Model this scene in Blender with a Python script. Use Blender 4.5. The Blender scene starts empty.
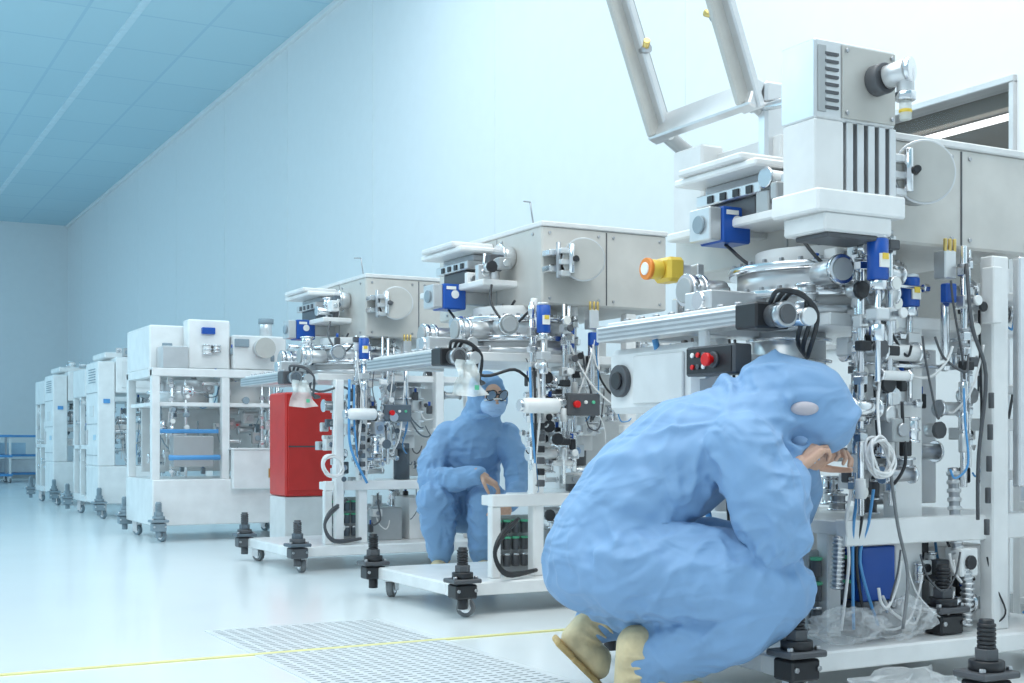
import bpy, bmesh, math, random
from mathutils import Vector, Matrix, noise
V=Vector
scene=bpy.context.scene
YAW=math.atan(0.54)
# ------------------------------------------------------------------ materials
MATS={}
def mat(name,col,rough=.5,metal=0.0,var=.06,scale=8.0,bump=0.0,bscale=60,alpha=1.0,emit=None,estr=0,coat=0,trans=0,spec=None):
    m=bpy.data.materials.new(name); m.use_nodes=True
    nt=m.node_tree; n=nt.nodes; l=nt.links
    b=n['Principled BSDF']
    tc=n.new('ShaderNodeTexCoord'); no=n.new('ShaderNodeTexNoise')
    no.inputs['Scale'].default_value=scale; no.inputs['Detail'].default_value=3
    l.new(tc.outputs['Object'],no.inputs['Vector'])
    cr=n.new('ShaderNodeValToRGB')
    cr.color_ramp.elements[0].position=.3; cr.color_ramp.elements[1].position=.7
    cr.color_ramp.elements[0].color=(*[max(0,c*(1-var)) for c in col],1)
    cr.color_ramp.elements[1].color=(*[min(1,c*(1+var)) for c in col],1)
    l.new(no.outputs['Fac'],cr.inputs['Fac']); l.new(cr.outputs['Color'],b.inputs['Base Color'])
    b.inputs['Roughness'].default_value=rough; b.inputs['Metallic'].default_value=metal
    b.inputs['Alpha'].default_value=alpha
    b.inputs['Coat Weight'].default_value=coat
    b.inputs['Transmission Weight'].default_value=trans
    if spec is not None: b.inputs['Specular IOR Level'].default_value=spec
    if emit:
        b.inputs['Emission Color'].default_value=(*emit,1); b.inputs['Emission Strength'].default_value=estr
    if bump>0:
        n2=n.new('ShaderNodeTexNoise'); n2.inputs['Scale'].default_value=bscale; n2.inputs['Detail'].default_value=4
        l.new(tc.outputs['Object'],n2.inputs['Vector'])
        bp=n.new('ShaderNodeBump'); bp.inputs['Strength'].default_value=bump; bp.inputs['Distance'].default_value=.01
        l.new(n2.outputs['Fac'],bp.inputs['Height']); l.new(bp.outputs['Normal'],b.inputs['Normal'])
    MATS[name]=m; return m
mat('white_paint',(.84,.85,.85),.3)
mat('cream_panel',(.60,.59,.56),.4)
mat('pale_panel',(.75,.76,.76),.35)
mat('grey_panel',(.42,.44,.45),.4,.2)
mat('disc_metal',(.55,.54,.51),.45,.35)
mat('aluminium',(.70,.71,.72),.32,.75)
mat('chrome',(.78,.79,.81),.17,1.0)
mat('steel',(.45,.46,.48),.28,.9)
mat('black_plastic',(.022,.023,.027),.4)
mat('dark_grey',(.09,.095,.105),.45)
mat('haze_dark',(.11,.14,.17),.5)  # dark tone lightened to paint distance haze into the colour
mat('slate_grey',(.26,.33,.38),.5)  # plain grey on some parts; also the hazed tone for background machines' darks
mat('blue_plastic',(.012,.09,.42),.3)
mat('light_blue',(.10,.33,.65),.35)
mat('pale_blue',(.50,.68,.80),.4)
mat('red_paint',(.62,.035,.03),.35)
mat('red_button',(.75,.01,.01),.3)
mat('yellow_plastic',(.82,.58,.08),.4)
mat('orange_plastic',(.8,.25,.03),.4)
mat('green_print',(.12,.55,.32),.5)
mat('brass',(.75,.55,.2),.3,.9)
mat('rubber_grey',(.22,.23,.24),.6)
mat('white_cable',(.8,.8,.8),.45)
mat('clear_plastic',(.85,.88,.9),.15,alpha=.28,bump=.6,bscale=30)
mat('frosted_bag',(.85,.9,.88),.25,alpha=.6,bump=.5,bscale=40)
mat('skin',(.66,.40,.29),.5,bump=.1,bscale=120)
mat('mask_cloth',(.42,.60,.85),.8)
mat('glass_lens',(.16,.24,.34),.05,coat=1)
mat('boot_vinyl',(.74,.60,.36),.5,var=.25,scale=14,bump=.4,bscale=25)
mat('boot_sole',(.55,.38,.16),.6,var=.3,scale=20)
mat('paper',(.85,.85,.82),.7)
mat('hood_patch_skin',(.50,.46,.50),.5)
def suit_mat():
    m=mat('suit_fabric',(.225,.395,.64),.66,var=.04,scale=5)
    nt=m.node_tree;n=nt.nodes;l=nt.links;b=n['Principled BSDF']
    tc=n.new('ShaderNodeTexCoord')
    mp=n.new('ShaderNodeMapping'); mp.inputs['Scale'].default_value=(1,1,1.8); mp.inputs['Rotation'].default_value=(.3,.6,.2)
    l.new(tc.outputs['Object'],mp.inputs['Vector'])
    a=n.new('ShaderNodeTexNoise'); a.inputs['Scale'].default_value=4.5; a.inputs['Detail'].default_value=1.2; a.inputs['Distortion'].default_value=1.6
    l.new(mp.outputs['Vector'],a.inputs['Vector'])
    bp=n.new('ShaderNodeBump'); bp.inputs['Strength'].default_value=.5; bp.inputs['Distance'].default_value=.05
    l.new(a.outputs['Fac'],bp.inputs['Height']); l.new(bp.outputs['Normal'],b.inputs['Normal'])
    b.inputs['Sheen Weight'].default_value=.1
suit_mat()
# ------------------------------------------------------------------ mesh builder
def empty(name,loc,rz=0):
    o=bpy.data.objects.new(name,None); o.location=loc; o.rotation_euler=(0,0,rz)
    o.empty_display_size=.1
    scene.collection.objects.link(o); return o
HAZE_REMAP={}  # material swaps that imitate haze on the distant machines
class PB:
    def __init__(s): s.v=[];s.f=[];s.m=[];s.sm=[];s.mats=[]
    def mi(s,name):
        name=HAZE_REMAP.get(name,name)
        if name not in s.mats: s.mats.append(name)
        return s.mats.index(name)
    def add(s,vs,fs,mt,smooth=False,convex=False,M=None):
        vs=[V(p) for p in vs]
        if convex:
            c=sum(vs,V())/len(vs)
            out=[]
            for f in fs:
                fc=sum((vs[i] for i in f),V())/len(f)
                nn=(vs[f[1]]-vs[f[0]]).cross(vs[f[2]]-vs[f[1]])
                out.append(f if nn.dot(fc-c)>=0 else tuple(reversed(f)))
            fs=out
        if M is not None: vs=[M@p for p in vs]
        k=len(s.v); s.v+=vs; i=s.mi(mt)
        for j,f in enumerate(fs):
            s.f.append(tuple(a+k for a in f)); s.m.append(i)
            s.sm.append(smooth[j] if isinstance(smooth,list) else smooth)
    def bx(s,x0,x1,y0,y1,z0,z1,mt,ch=None,M=None):
        h=V(((x1-x0)/2,(y1-y0)/2,(z1-z0)/2)); c=V(((x0+x1)/2,(y0+y1)/2,(z0+z1)/2))
        mn=min(abs(h.x),abs(h.y),abs(h.z))
        if ch is None: ch=.004
        ch=min(ch,mn*.5)
        idx={};vs=[]
        sg=[(a,b,d) for a in(-1,1) for b in(-1,1) for d in(-1,1)]
        for g in sg:
            for ax in range(3):
                p=[0,0,0]
                for k in range(3): p[k]=c[k]+g[k]*(h[k] if k==ax else h[k]-ch)
                idx[(g,ax)]=len(vs); vs.append(p)
        fs=[]
        for ax in range(3):
            o=[k for k in range(3) if k!=ax]
            for sgn in(-1,1):
                q=[]
                for a,b in((-1,-1),(1,-1),(1,1),(-1,1)):
                    g=[0,0,0]; g[ax]=sgn; g[o[0]]=a; g[o[1]]=b
                    q.append(idx[(tuple(g),ax)])
                fs.append(tuple(q))
            for a in(-1,1):
                for b in(-1,1):
                    g0=[0,0,0];g0[ax]=-1;g0[o[0]]=a;g0[o[1]]=b
                    g1=list(g0);g1[ax]=1
                    g0=tuple(g0);g1=tuple(g1)
                    fs.append((idx[(g0,o[0])],idx[(g1,o[0])],idx[(g1,o[1])],idx[(g0,o[1])]))
        for g in sg: fs.append((idx[(g,0)],idx[(g,1)],idx[(g,2)]))
        s.add(vs,fs,mt,False,True,M)
    def cb(s,c,sz,mt,ch=None,M=None):
        s.bx(c[0]-sz[0]/2,c[0]+sz[0]/2,c[1]-sz[1]/2,c[1]+sz[1]/2,c[2]-sz[2]/2,c[2]+sz[2]/2,mt,ch,M)
    def cyl(s,p0,p1,r0,mt,r1=None,n=20,M=None,ch=0.0):
        p0=V(p0);p1=V(p1); r1=r0 if r1 is None else r1
        t=(p1-p0); L=t.length
        if L<1e-6: return
        t.normalize(); a=t.orthogonal().normalized(); b=t.cross(a)
        vs=[];fs=[];smo=[]
        ch=min(ch,min(r0,r1)*.4,L*.3) if ch else min(.002,min(r0,r1)*.2,L*.2)
        rings=[(p0,r0-ch),(p0+t*ch,r0),(p1-t*ch,r1),(p1,r1-ch)]
        for p,r in rings:
            for i in range(n):
                an=2*math.pi*i/n; vs.append(p+(a*math.cos(an)+b*math.sin(an))*r)
        for k in range(3):
            for i in range(n):
                j=(i+1)%n; fs.append((k*n+i,k*n+j,(k+1)*n+j,(k+1)*n+i)); smo.append(n>6 and k==1)
        fs.append(tuple(range(n))[::-1]); fs.append(tuple(3*n+i for i in range(n))); smo+=[False,False]
        s.add(vs,fs,mt,smo,True,M)
    def tube(s,pts,r,mt,n=8,closed=False,sub=5,M=None,rad=None):
        P=[V(p) for p in pts]
        if sub>1 and len(P)>2:
            Q=[];R=[];N=len(P); rng=N if closed else N-1
            rr=rad or [r]*N
            for i in range(rng):
                if closed: a,b,c,d=[P[(i+k-1)%N] for k in range(4)]; r0,r1=rr[i],rr[(i+1)%N]
                else: a=P[max(i-1,0)];b=P[i];c=P[i+1];d=P[min(i+2,N-1)]; r0,r1=rr[i],rr[i+1]
                for k in range(sub):
                    t=k/sub
                    Q.append(.5*((2*b)+(c-a)*t+(2*a-5*b+4*c-d)*t*t+(3*b-a-3*c+d)*t**3)); R.append(r0+(r1-r0)*t)
            if not closed: Q.append(P[-1]); R.append(rr[-1])
            P=Q
        else: R=rad or [r]*len(P)
        N=len(P); vs=[];fs=[]
        prev=None
        for i in range(N):
            t=(P[(i+1)%N]-P[i-1]) if closed else P[min(i+1,N-1)]-P[max(i-1,0)]
            if t.length<1e-9: t=V((0,0,1))
            t.normalize()
            if prev is None: a=t.orthogonal().normalized()
            else:
                a=prev-t*prev.dot(t)
                a=a.normalized() if a.length>1e-6 else t.orthogonal().normalized()
            prev=a; b=t.cross(a)
            for k in range(n):
                an=2*math.pi*k/n; vs.append(P[i]+(a*math.cos(an)+b*math.sin(an))*R[i])
        for i in range(N if closed else N-1):
            for k in range(n):
                j=(k+1)%n; i2=(i+1)%N
                fs.append((i*n+k,i*n+j,i2*n+j,i2*n+k))
        if not closed: fs.append(tuple(range(n))[::-1]); fs.append(tuple((N-1)*n+k for k in range(n)))
        s.add(vs,fs,mt,True,False,M)
    def ring(s,c,ax,R,r,mt,n=24,nn=8,M=None,sc=(1,1)):
        c=V(c);t=V(ax).normalized();a=t.orthogonal().normalized();b=t.cross(a)
        s.tube([c+a*math.cos(2*math.pi*i/n)*R*sc[0]+b*math.sin(2*math.pi*i/n)*R*sc[1] for i in range(n)],r,mt,nn,True,1,M)
    def ell(s,c,rad,mt,n=20,m=12,M=None,R=None):
        vs=[];fs=[]
        c=V(c)
        for i in range(m+1):
            th=math.pi*i/m
            for j in range(n):
                ph=2*math.pi*j/n
                p=V((rad[0]*math.sin(th)*math.cos(ph),rad[1]*math.sin(th)*math.sin(ph),rad[2]*math.cos(th)))
                if R is not None: p=R@p
                vs.append(c+p)
        for i in range(m):
            for j in range(n):
                k=(j+1)%n
                fs.append((i*n+j,(i+1)*n+j,(i+1)*n+k,i*n+k))
        s.add(vs,fs,mt,True,False,M)
    def hull(s,e1,e2,mt,n=14,m=8):
        bm=bmesh.new()
        for c,r in(e1,e2):
            if not hasattr(r,'__len__'): r=(r,r,r)
            for i in range(m+1):
                th=math.pi*i/m
                for j in range(n if 0<i<m else 1):
                    ph=2*math.pi*j/n
                    bm.verts.new((c[0]+r[0]*math.sin(th)*math.cos(ph),c[1]+r[1]*math.sin(th)*math.sin(ph),c[2]+r[2]*math.cos(th)))
        g=bmesh.ops.convex_hull(bm,input=bm.verts[:])
        dl=[x for x in g['geom_interior'] if isinstance(x,bmesh.types.BMVert)]
        bmesh.ops.delete(bm,geom=dl,context='VERTS')
        bmesh.ops.recalc_face_normals(bm,faces=bm.faces[:])
        bm.verts.index_update()
        s.add([v.co.copy() for v in bm.verts],[tuple(v.index for v in f.verts) for f in bm.faces],mt,True)
        bm.free()
    def chain(s,L,mt):
        for a,b in zip(L[:-1],L[1:]): s.hull(a,b,mt)
    def done(s,name,parent=None,loc=None):
        me=bpy.data.meshes.new(name); me.from_pydata([tuple(v) for v in s.v],[],s.f)
        for nme in s.mats: me.materials.append(MATS[nme])
        me.polygons.foreach_set('material_index',s.m)
        me.polygons.foreach_set('use_smooth',s.sm); me.update()
        o=bpy.data.objects.new(name,me); scene.collection.objects.link(o)
        if parent: o.parent=parent
        if loc: o.location=loc
        return o
# ------------------------------------------------------------------ room
H=5.0; XW=4.5; YF=26.9
def room():
    m=mat('floor_epoxy',(.82,.87,.885),.26,var=.02,scale=1.2,bump=.02,bscale=3,coat=.15)
    p=PB(); p.bx(-9,XW+.15,-6,YF+.15,-.12,0,'floor_epoxy',0); p.done('floor')
    m=mat('ceiling_tile',(.53,.74,.83),.6)
    nt=m.node_tree;n=nt.nodes;l=nt.links;b=n['Principled BSDF']
    tc=n.new('ShaderNodeTexCoord');br=n.new('ShaderNodeTexBrick')
    br.offset=0; br.inputs['Scale'].default_value=1; br.inputs['Brick Width'].default_value=1.2; br.inputs['Row Height'].default_value=1.2
    br.inputs['Mortar Size'].default_value=.018
    br.inputs['Color1'].default_value=(.50,.71,.80,1);br.inputs['Color2'].default_value=(.53,.74,.82,1);br.inputs['Mortar'].default_value=(.43,.65,.76,1)
    l.new(tc.outputs['Object'],br.inputs['Vector']); l.new(br.outputs['Color'],b.inputs['Base Color'])
    p=PB(); p.bx(-9,XW+.15,-6,YF+.15,H,H+.12,'ceiling_tile',0); p.done('ceiling')
    mat('luminaire_diffuser',(.62,.80,.88),.4,emit=(.6,.85,1),estr=.02)
    p=PB()
    for x in (-4.4,-.77,2.86): p.bx(x-.04,x+.04,8,YF-.5,H-.01,H+.01,'luminaire_diffuser',.002)
    p.done('ceiling_luminaires')
    m=mat('wall_panel',(.81,.855,.875),.45,var=.01)
    p=PB()
    wy0,wy1,wz0,wz1=3.83,5.3,1.2,2.30
    for a in((-6,wy0,0,H),(wy1,YF,0,H),(wy0,wy1,0,wz0),(wy0,wy1,wz1,H)):
        p.bx(XW,XW+.12,a[0],a[1],a[2],a[3],'wall_panel',0)
    p.done('wall_right')
    p=PB(); p.bx(-9,XW+.12,YF,YF+.12,0,H,'wall_panel',0); p.done('wall_far')
    mat('seam',(.77,.82,.84),.5)
    p=PB()
    for k in range(-2,11):
        y=1.4+2.4*k
        if 3.7<y<5.4: continue
        p.bx(XW-.003,XW+.002,y-.003,y+.003,0,H,'seam',0)
    p.done('trim_1')
    p=PB(); p.bx(XW-.02,XW,-6,YF,0,.1,'grey_panel',.002); p.done('baseboard_right')
    p=PB(); p.bx(-9,XW-.03,YF-.02,YF,0,.1,'grey_panel',.002); p.done('baseboard_far')
    p=PB(); p.bx(XW-.05,XW,-6,YF,H-.05,H,'wall_panel',.003); p.done('trim_2')
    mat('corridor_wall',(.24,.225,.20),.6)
    mat('tube_light',(1,1,1),.5,emit=(1,.98,.95),estr=2.0)
    mat('window_glass',(.8,.85,.85),.03,alpha=.05)
    mat('frame_grey',(.6,.6,.6),.35,.4)
    par=empty('window_1',(XW,(wy0+wy1)/2,0))
    oy=-(wy0+wy1)/2
    p=PB()
    w=.03
    p.bx(-.02,.10,wy0+oy,wy1+oy,wz1-w,wz1,'frame_grey'); p.bx(-.02,.10,wy0+oy,wy1+oy,wz0,wz0+w,'frame_grey')
    p.bx(-.02,.10,wy0+oy,wy0+oy+w,wz0+w+.001,wz1-w-.001,'frame_grey'); p.bx(-.02,.10,wy1+oy-w,wy1+oy,wz0+w+.001,wz1-w-.001,'frame_grey')
    p.done('window_frame',par)
    p=PB(); p.bx(.05,.056,wy0+oy+w,wy1+oy-w,wz0+w,wz1-w,'window_glass',0); p.done('glass_pane',par)
    p=PB()
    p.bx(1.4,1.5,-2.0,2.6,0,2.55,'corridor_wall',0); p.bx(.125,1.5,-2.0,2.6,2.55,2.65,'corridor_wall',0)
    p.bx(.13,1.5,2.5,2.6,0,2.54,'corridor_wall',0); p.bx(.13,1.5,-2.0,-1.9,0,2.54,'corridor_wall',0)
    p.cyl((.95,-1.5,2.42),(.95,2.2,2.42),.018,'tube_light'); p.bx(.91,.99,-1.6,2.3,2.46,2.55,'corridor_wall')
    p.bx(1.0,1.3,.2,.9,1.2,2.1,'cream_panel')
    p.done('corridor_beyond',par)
    mat('line_yellow',(.85,.80,.36),.4)
    p=PB(); p.bx(-9,3.2,4.40,4.43,0,.0045,'line_yellow',0); p.done('floor_marking_line')
    mat('grate_plate',(.72,.76,.78),.35); mat('slot',(.24,.26,.28),.6)
    p=PB(); p.bx(1.36,2.09,1.9,5.06,0,.003,'grate_plate',.001)
    y=5.03
    while y>1.95:
        x=1.385
        while x<2.06:
            p.add([(x,y,.0034),(x+.03,y,.0034),(x+.03,y-.011,.0034),(x,y-.011,.0034)],[(3,2,1,0)],'slot')
            x+=.046
        y-=.036
    p.done('floor_vent_grating')
room()
# ------------------------------------------------------------------ common parts
def caster(p,x,y,hz=.09,r=.04,ang=0.5):
    M=Matrix.Translation((x,y,0))@Matrix.Rotation(ang,4,'Z')
    p.cyl((-.015,0,r),(.015,0,r),r,'rubber_grey',n=20,M=M)
    p.cyl((-.018,0,r),(.018,0,r),r*.6,'chrome',n=14,M=M)
    for sx in(-.024,.024): p.bx(sx-.003,sx+.003,-.02,.03,r-.01,hz-.012,'aluminium',M=M)
    p.bx(-.03,.03,-.022,.032,hz-.018,hz-.008,'aluminium',M=M)
    p.cyl((0,0,hz-.012),(0,0,hz),.03,'steel',M=M)
def foot(p,x,y,z0=.06,sc=1.0,pad=False):
    k='black_plastic'
    p.cb((x,y,z0+.055*sc),(.10*sc,.085*sc,.06*sc),k,.006)
    p.cb((x,y,z0+.10*sc),(.13*sc,.11*sc,.018*sc),'dark_grey',.004)
    p.cyl((x,y,z0+.109*sc),(x,y,z0+.135*sc),.045*sc,k,n=20)
    p.cyl((x,y,z0+.135*sc),(x,y,z0+.165*sc),.032*sc,'dark_grey',n=6)
    for i in range(6):
        z=z0+(.165+.011*i)*sc; p.cyl((x,y,z),(x,y,z+.009*sc),.024*sc,k,n=14)
    p.cyl((x,y,z0+.16*sc),(x,y,z0+.24*sc),.019*sc,k,n=12)
    for sx in(-1,1):
        p.cyl((x+sx*.04*sc,y-.045*sc,z0+.06*sc),(x+sx*.04*sc,y-.052*sc,z0+.06*sc),.008*sc,'steel',n=6)
        p.cyl((x+sx*.048*sc,y-.03*sc,z0+.109*sc),(x+sx*.048*sc,y-.03*sc,z0+.12*sc),.009*sc,'steel',n=6)
    p.cyl((x,y,z0-.02 if not pad else .02),(x,y,z0+.03*sc),.022*sc,k)
    if pad: p.cyl((x,y,0),(x,y,.025),.05*sc,k,r1=.03*sc)
def pipe_run(p,rnd,x,y,z0,z1,mt='chrome',r=.007):
    p.cyl((x,y,z0),(x,y,z1),r,mt,n=10)
    z=z0+rnd.uniform(.03,.08)
    while z<z1-.03:
        t=rnd.random()
        if t<.3: p.cyl((x,y,z),(x,y,z+.025),r*2.1,'chrome',n=6); p.cyl((x,y,z+.028),(x,y,z+.038),r*1.7,'steel',n=12)
        elif t<.5: p.cb((x,y,z+.02),(.035,.035,.04),'aluminium'); p.cyl((x,y-.018,z+.02),(x,y-.05,z+.02),.009,'steel'); p.cyl((x,y-.05,z+.02),(x,y-.062,z+.02),.016,rnd.choice(['black_plastic','aluminium','white_paint','dark_grey']),n=14)
        elif t<.66: p.cyl((x,y,z),(x,y,z+.06),.016,rnd.choice(['white_paint','chrome','aluminium']),n=16)
        elif t<.74:
            p.cyl((x,y-.005,z),(x,y-.03,z),.022,'chrome',n=18); p.cyl((x,y-.03,z),(x,y-.032,z),.019,'paper',n=18)
        elif t<.82: p.cb((x,y-.01,z+.015),(.045,.03,.03),rnd.choice(['black_plastic','dark_grey','white_paint']))
        z+=rnd.uniform(.045,.12)
def cluster(p,rnd,x0,x1,y0,y1,z0,z1,n,ok=None):
    for i in range(n):
        x=rnd.uniform(x0,x1);y=rnd.uniform(y0,y1);z=rnd.uniform(z0,z1);t=rnd.random()
        if ok and not ok(x,y,z): x=max(x,.36+.56*(y-.1)+.09)
        if t<.3:
            s=(rnd.uniform(.03,.09),rnd.uniform(.03,.08),rnd.uniform(.02,.09))
            p.cb((x,y,z),s,rnd.choice(['white_paint','aluminium','aluminium','pale_panel','white_paint','dark_grey','grey_panel']))
            p.cyl((x,y-s[1]/2,z),(x,y-s[1]/2-.01,z),min(s[0],s[2])*.3,rnd.choice(['steel','black_plastic','chrome']),n=12)
        elif t<.55:
            r=rnd.uniform(.012,.035);h=rnd.uniform(.04,.12)
            p.cyl((x,y,z-h/2),(x,y,z+h/2),r,rnd.choice(['chrome','aluminium','white_paint','chrome','steel','dark_grey']),n=18)
            for zz in(-h/2,h/2,0): p.cyl((x,y,z+zz-.004),(x,y,z+zz+.004),r*1.3,'chrome',n=18)
        elif t<.8:
            r=rnd.uniform(.01,.03);h=rnd.uniform(.05,.16)
            p.cyl((x-h/2,y,z),(x+h/2,y,z),r,rnd.choice(['chrome','aluminium','steel','white_paint']),n=16)
            for zz in(-h/2,h/2): p.cyl((x+zz-.005,y,z),(x+zz+.005,y,z),r*1.35,'chrome',n=6 if r<.018 else 18)
        elif t<.9:
            p.cyl((x,y,z),(x,y-.04,z),.022,'aluminium',n=16);p.cyl((x,y-.04,z),(x,y-.055,z),.028,rnd.choice(['black_plastic','aluminium','dark_grey']),n=10)
        else:
            p.cb((x,y,z),(.03,.03,.05),'black_plastic'); p.cyl((x,y,z+.02),(x,y,z+.05),.008,'blue_plastic')
def cables(p,rnd,x0,x1,y0,y1,z0,z1,n,cols=('black_plastic','dark_grey','white_cable','white_cable','dark_grey','light_blue'),r=.004):
    for i in range(n):
        a=V((rnd.uniform(x0,x1),rnd.uniform(y0,y1),rnd.uniform(z0,z1)))
        b=V((min(max(a.x+rnd.uniform(-.2,.2),x0),x1),rnd.uniform(y0,y1),rnd.uniform(z0,z1)))
        d=rnd.uniform(.03,.12); m=(a+b)/2-V((rnd.uniform(-.04,.04),rnd.uniform(0,.03),d))
        p.tube([a,a*.7+m*.3-V((0,0,d*.3)),m,b*.7+m*.3-V((0,0,d*.3)),b],r*rnd.uniform(.7,1.3),rnd.choice(cols),6)
def bellows(p,pts,r,mt='aluminium',n=26):
    P=[V(a) for a in pts]
    L=[]
    for i in range(n+1):
        t=i/n*(len(P)-1); k=min(int(t),len(P)-2); f=t-k
        L.append(P[k].lerp(P[k+1],f))
    for i in range(n):
        a=L[i].lerp(L[i+1],.15); b=L[i].lerp(L[i+1],.6)
        p.cyl(a,b,r,mt,n=16)
    p.tube(L,r*.8,'steel',10,sub=1)
def coil(p,c,ax,R,mt,n=5,r=.0045,rnd=None):
    c=V(c);t=V(ax).normalized();a=t.orthogonal().normalized();b=t.cross(a)
    pts=[]
    for i in range(n*14):
        an=2*math.pi*i/14; rr=R*(1+.10*math.sin(i*.37)+.05*math.sin(i*1.7))
        pts.append(c+a*math.cos(an)*rr+b*math.sin(an)*rr*1.15+t*(.012*math.sin(i*.61)))
    p.tube(pts,r,mt,6,sub=2)
# ------------------------------------------------------------------ process machine
def machine(Yn,seed,big=False):
    rnd=random.Random(seed)
    E=empty('semiconductor_process_machine',(2.43,Yn,0))
    ok=None if big else (lambda x,y,z: x>.36+.56*(y-.1)+.05)
    p=PB()
    for y in(0,.775): p.bx(-.04,1.3,y,y+.075,.085,.14,'white_paint')
    for x in(-.04,.6,1.22): p.bx(x,x+.08,.076,.774,.087,.138,'white_paint')
    p.bx(-.035,1.295,.005,.845,.128,.142,'white_paint')
    p.done('base_cart',E)
    p=PB()
    for x,y in((.0,-.0),(.0,.80),(1.2,.06),(1.2,.80)): caster(p,x+.02,y,ang=rnd.uniform(-1,1))
    p.done('casters',E)
    p=PB()
    L=[(-.02,-.05),(-.05,.86)]
    if not big: L+=[(1.2,-.04)]
    for x,y in L: foot(p,x,y,.06)
    if big: foot(p,.70,.10,.12); foot(p,1.10,.0,.12)
    p.done('levelling_feet',E)
    p=PB()
    w=.055
    posts=[(.44,.14,1.12),(.95,.16,1.34),(.95,.78,1.12),(1.18,.2,1.34),(1.18,.78,1.34)]
    if big: posts=[(.34,.22,.5),(.63,.2,1.12),(.93,.1,1.34),(.34,.78,1.12),(.75,.78,1.12),(1.18,.3,1.34),(1.18,.78,1.34)]
    for x,y,z in posts:
        ww=w if not(big and x==.63) else .12
        if big and x==.93: ww=.075
        p.bx(x-ww/2,x+ww/2,y-w/2,y+w/2,.142,z,'white_paint',.005)
    if big:
        p.bx(.31,1.21,.12,.81,.46,.505,'white_paint'); p.bx(.30,1.22,.10,.15,.43,.51,'white_paint')
    else:
        p.bx(.20,.245,.105,.15,.142,.455,'white_paint'); p.bx(.20,1.22,.10,.15,.455,.51,'white_paint'); p.bx(.205,.45,.151,.22,.46,.505,'white_paint')
        p.bx(.45,1.21,.151,.45,.462,.503,'white_paint'); p.bx(.8,1.21,.451,.81,.462,.503,'white_paint')
    p.bx(.18 if not big else .30,1.2,.17,.80,1.10,1.14,'white_paint')
    p.bx(.9,1.2,.12,.17,.78,.82,'white_paint')
    if not big: p.bx(.96,1.2,.76,.80,.75,.79,'white_paint')
    p.bx(.86,1.2,.6,.63,.52,1.08,'pale_panel')
    p.done('support_frame',E)
    p=PB()
    p.bx(.8,1.05,.25,.6,.142,.40,'white_paint'); p.bx(.55,.75,.25,.45,.142,.34,'grey_panel')
    if big:
        p.bx(.42,.56,.16,.3,.25,.42,'blue_plastic'); p.bx(.40,.58,.15,.3,.142,.25,'dark_grey'); p.cyl((.36,.45,.142),(.36,.45,.38),.07,'aluminium')
    for i in range(4):
        for j in range(3):
            p.cyl((.29+.045*i,.22,.18+.075*j),(.29+.045*i,.22,.23+.075*j),.017,'dark_grey',n=12); p.cyl((.29+.045*i,.22,.23+.075*j),(.29+.045*i,.22,.24+.075*j),.019,'green_print' if j else 'chrome',n=12)
    p.bx(.27,.47,.235,.26,.15,.41,'grey_panel')
    cluster(p,rnd,.5,1.1,.2,.6,.20,.42,12,ok); cluster(p,rnd,.45,1.12,.2,.6,.54,.72,12,ok)
    cables(p,rnd,.5,1.1,.12,.3,.2,.5,7)
    if big:
        bellows(p,[(.80,.10,.16),(.80,.09,.3),(.78,.12,.42),(.80,.15,.66)],.022)
        bellows(p,[(.30,.14,.30),(.30,.13,.46)],.02,n=12)
        p.tube([(.95,.0,.2),(1.0,-.03,.26),(1.08,.0,.2),(1.15,-.02,.16)],.007,'light_blue')
        cluster(p,rnd,.6,1.1,.10,.2,.17,.42,10); cables(p,rnd,.4,1.0,.06,.12,.16,.44,8)
    p.done('lower_shelf_equipment',E)
    p=PB()
    xs=[.38,.42,.50,.545,.60,.66] if not big else [.33,.36,.40,.445,.50,.535,.76,.84]
    zb=.52
    for i,x in enumerate(xs):
        y=.07+.05*(i%3)
        pipe_run(p,rnd,x,y,zb+rnd.uniform(0,.15),1.36,r=rnd.choice([.006,.008,.011]))
    for i in range(7):
        z=rnd.uniform(.62,1.3); xa=rnd.uniform(.36,.45);xb=xa+rnd.uniform(.1,.3)
        p.cyl((xa,.13,z),(xb,.13,z),.007,'chrome',n=10); p.cyl((xa-.01,.13,z),(xa+.012,.13,z),.014,'chrome',n=6); p.cyl((xb-.01,.13,z),(xb+.012,.13,z),.014,'chrome',n=6)
    cluster(p,rnd,.36,.62,.08,.26,.6,1.1,20,ok)
    cluster(p,rnd,.70,1.12,.14,.4,.6,1.3,14,ok)
    if big: cluster(p,rnd,.32,.50,.04,.12,.74,1.28,18)
    for (bx_,by,bz,h) in(((.33 if big else .40),.0,1.22,.12),(.62,.16,1.17,.09)):
        p.cyl((bx_,by,bz),(bx_,by,bz+h),.031,'blue_plastic',n=24); p.cyl((bx_,by,bz-.03),(bx_,by,bz),.026,'chrome'); p.cyl((bx_,by,bz+h),(bx_,by,bz+h+.012),.028,'aluminium')
        p.cb((bx_-.004,by-.032,bz+h*.45),(.036,.006,.04),'paper',.0005); p.cb((bx_-.004,by-.0365,bz+h*.55),(.022,.003,.018),'yellow_plastic',.0002)
        p.cyl((bx_,by,bz-.3),(bx_,by,bz-.03),.009,'chrome'); p.cb((bx_,by,bz-.1),(.05,.05,.035),'aluminium'); p.cyl((bx_,by,bz-.18),(bx_,by,bz-.13),.02,'chrome')
    p.cb((.71,.10,1.30),(.05,.05,.09),'aluminium');p.cb((.71,.085,1.21),(.045,.03,.06),'blue_plastic'); p.cyl((.71,.1,1.0),(.71,.1,1.18),.014,'chrome')
    for k in range(3): p.cyl((.69+.02*k,.08,1.34),(.69+.02*k,.08,1.38),.006,'brass',n=8)
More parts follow.
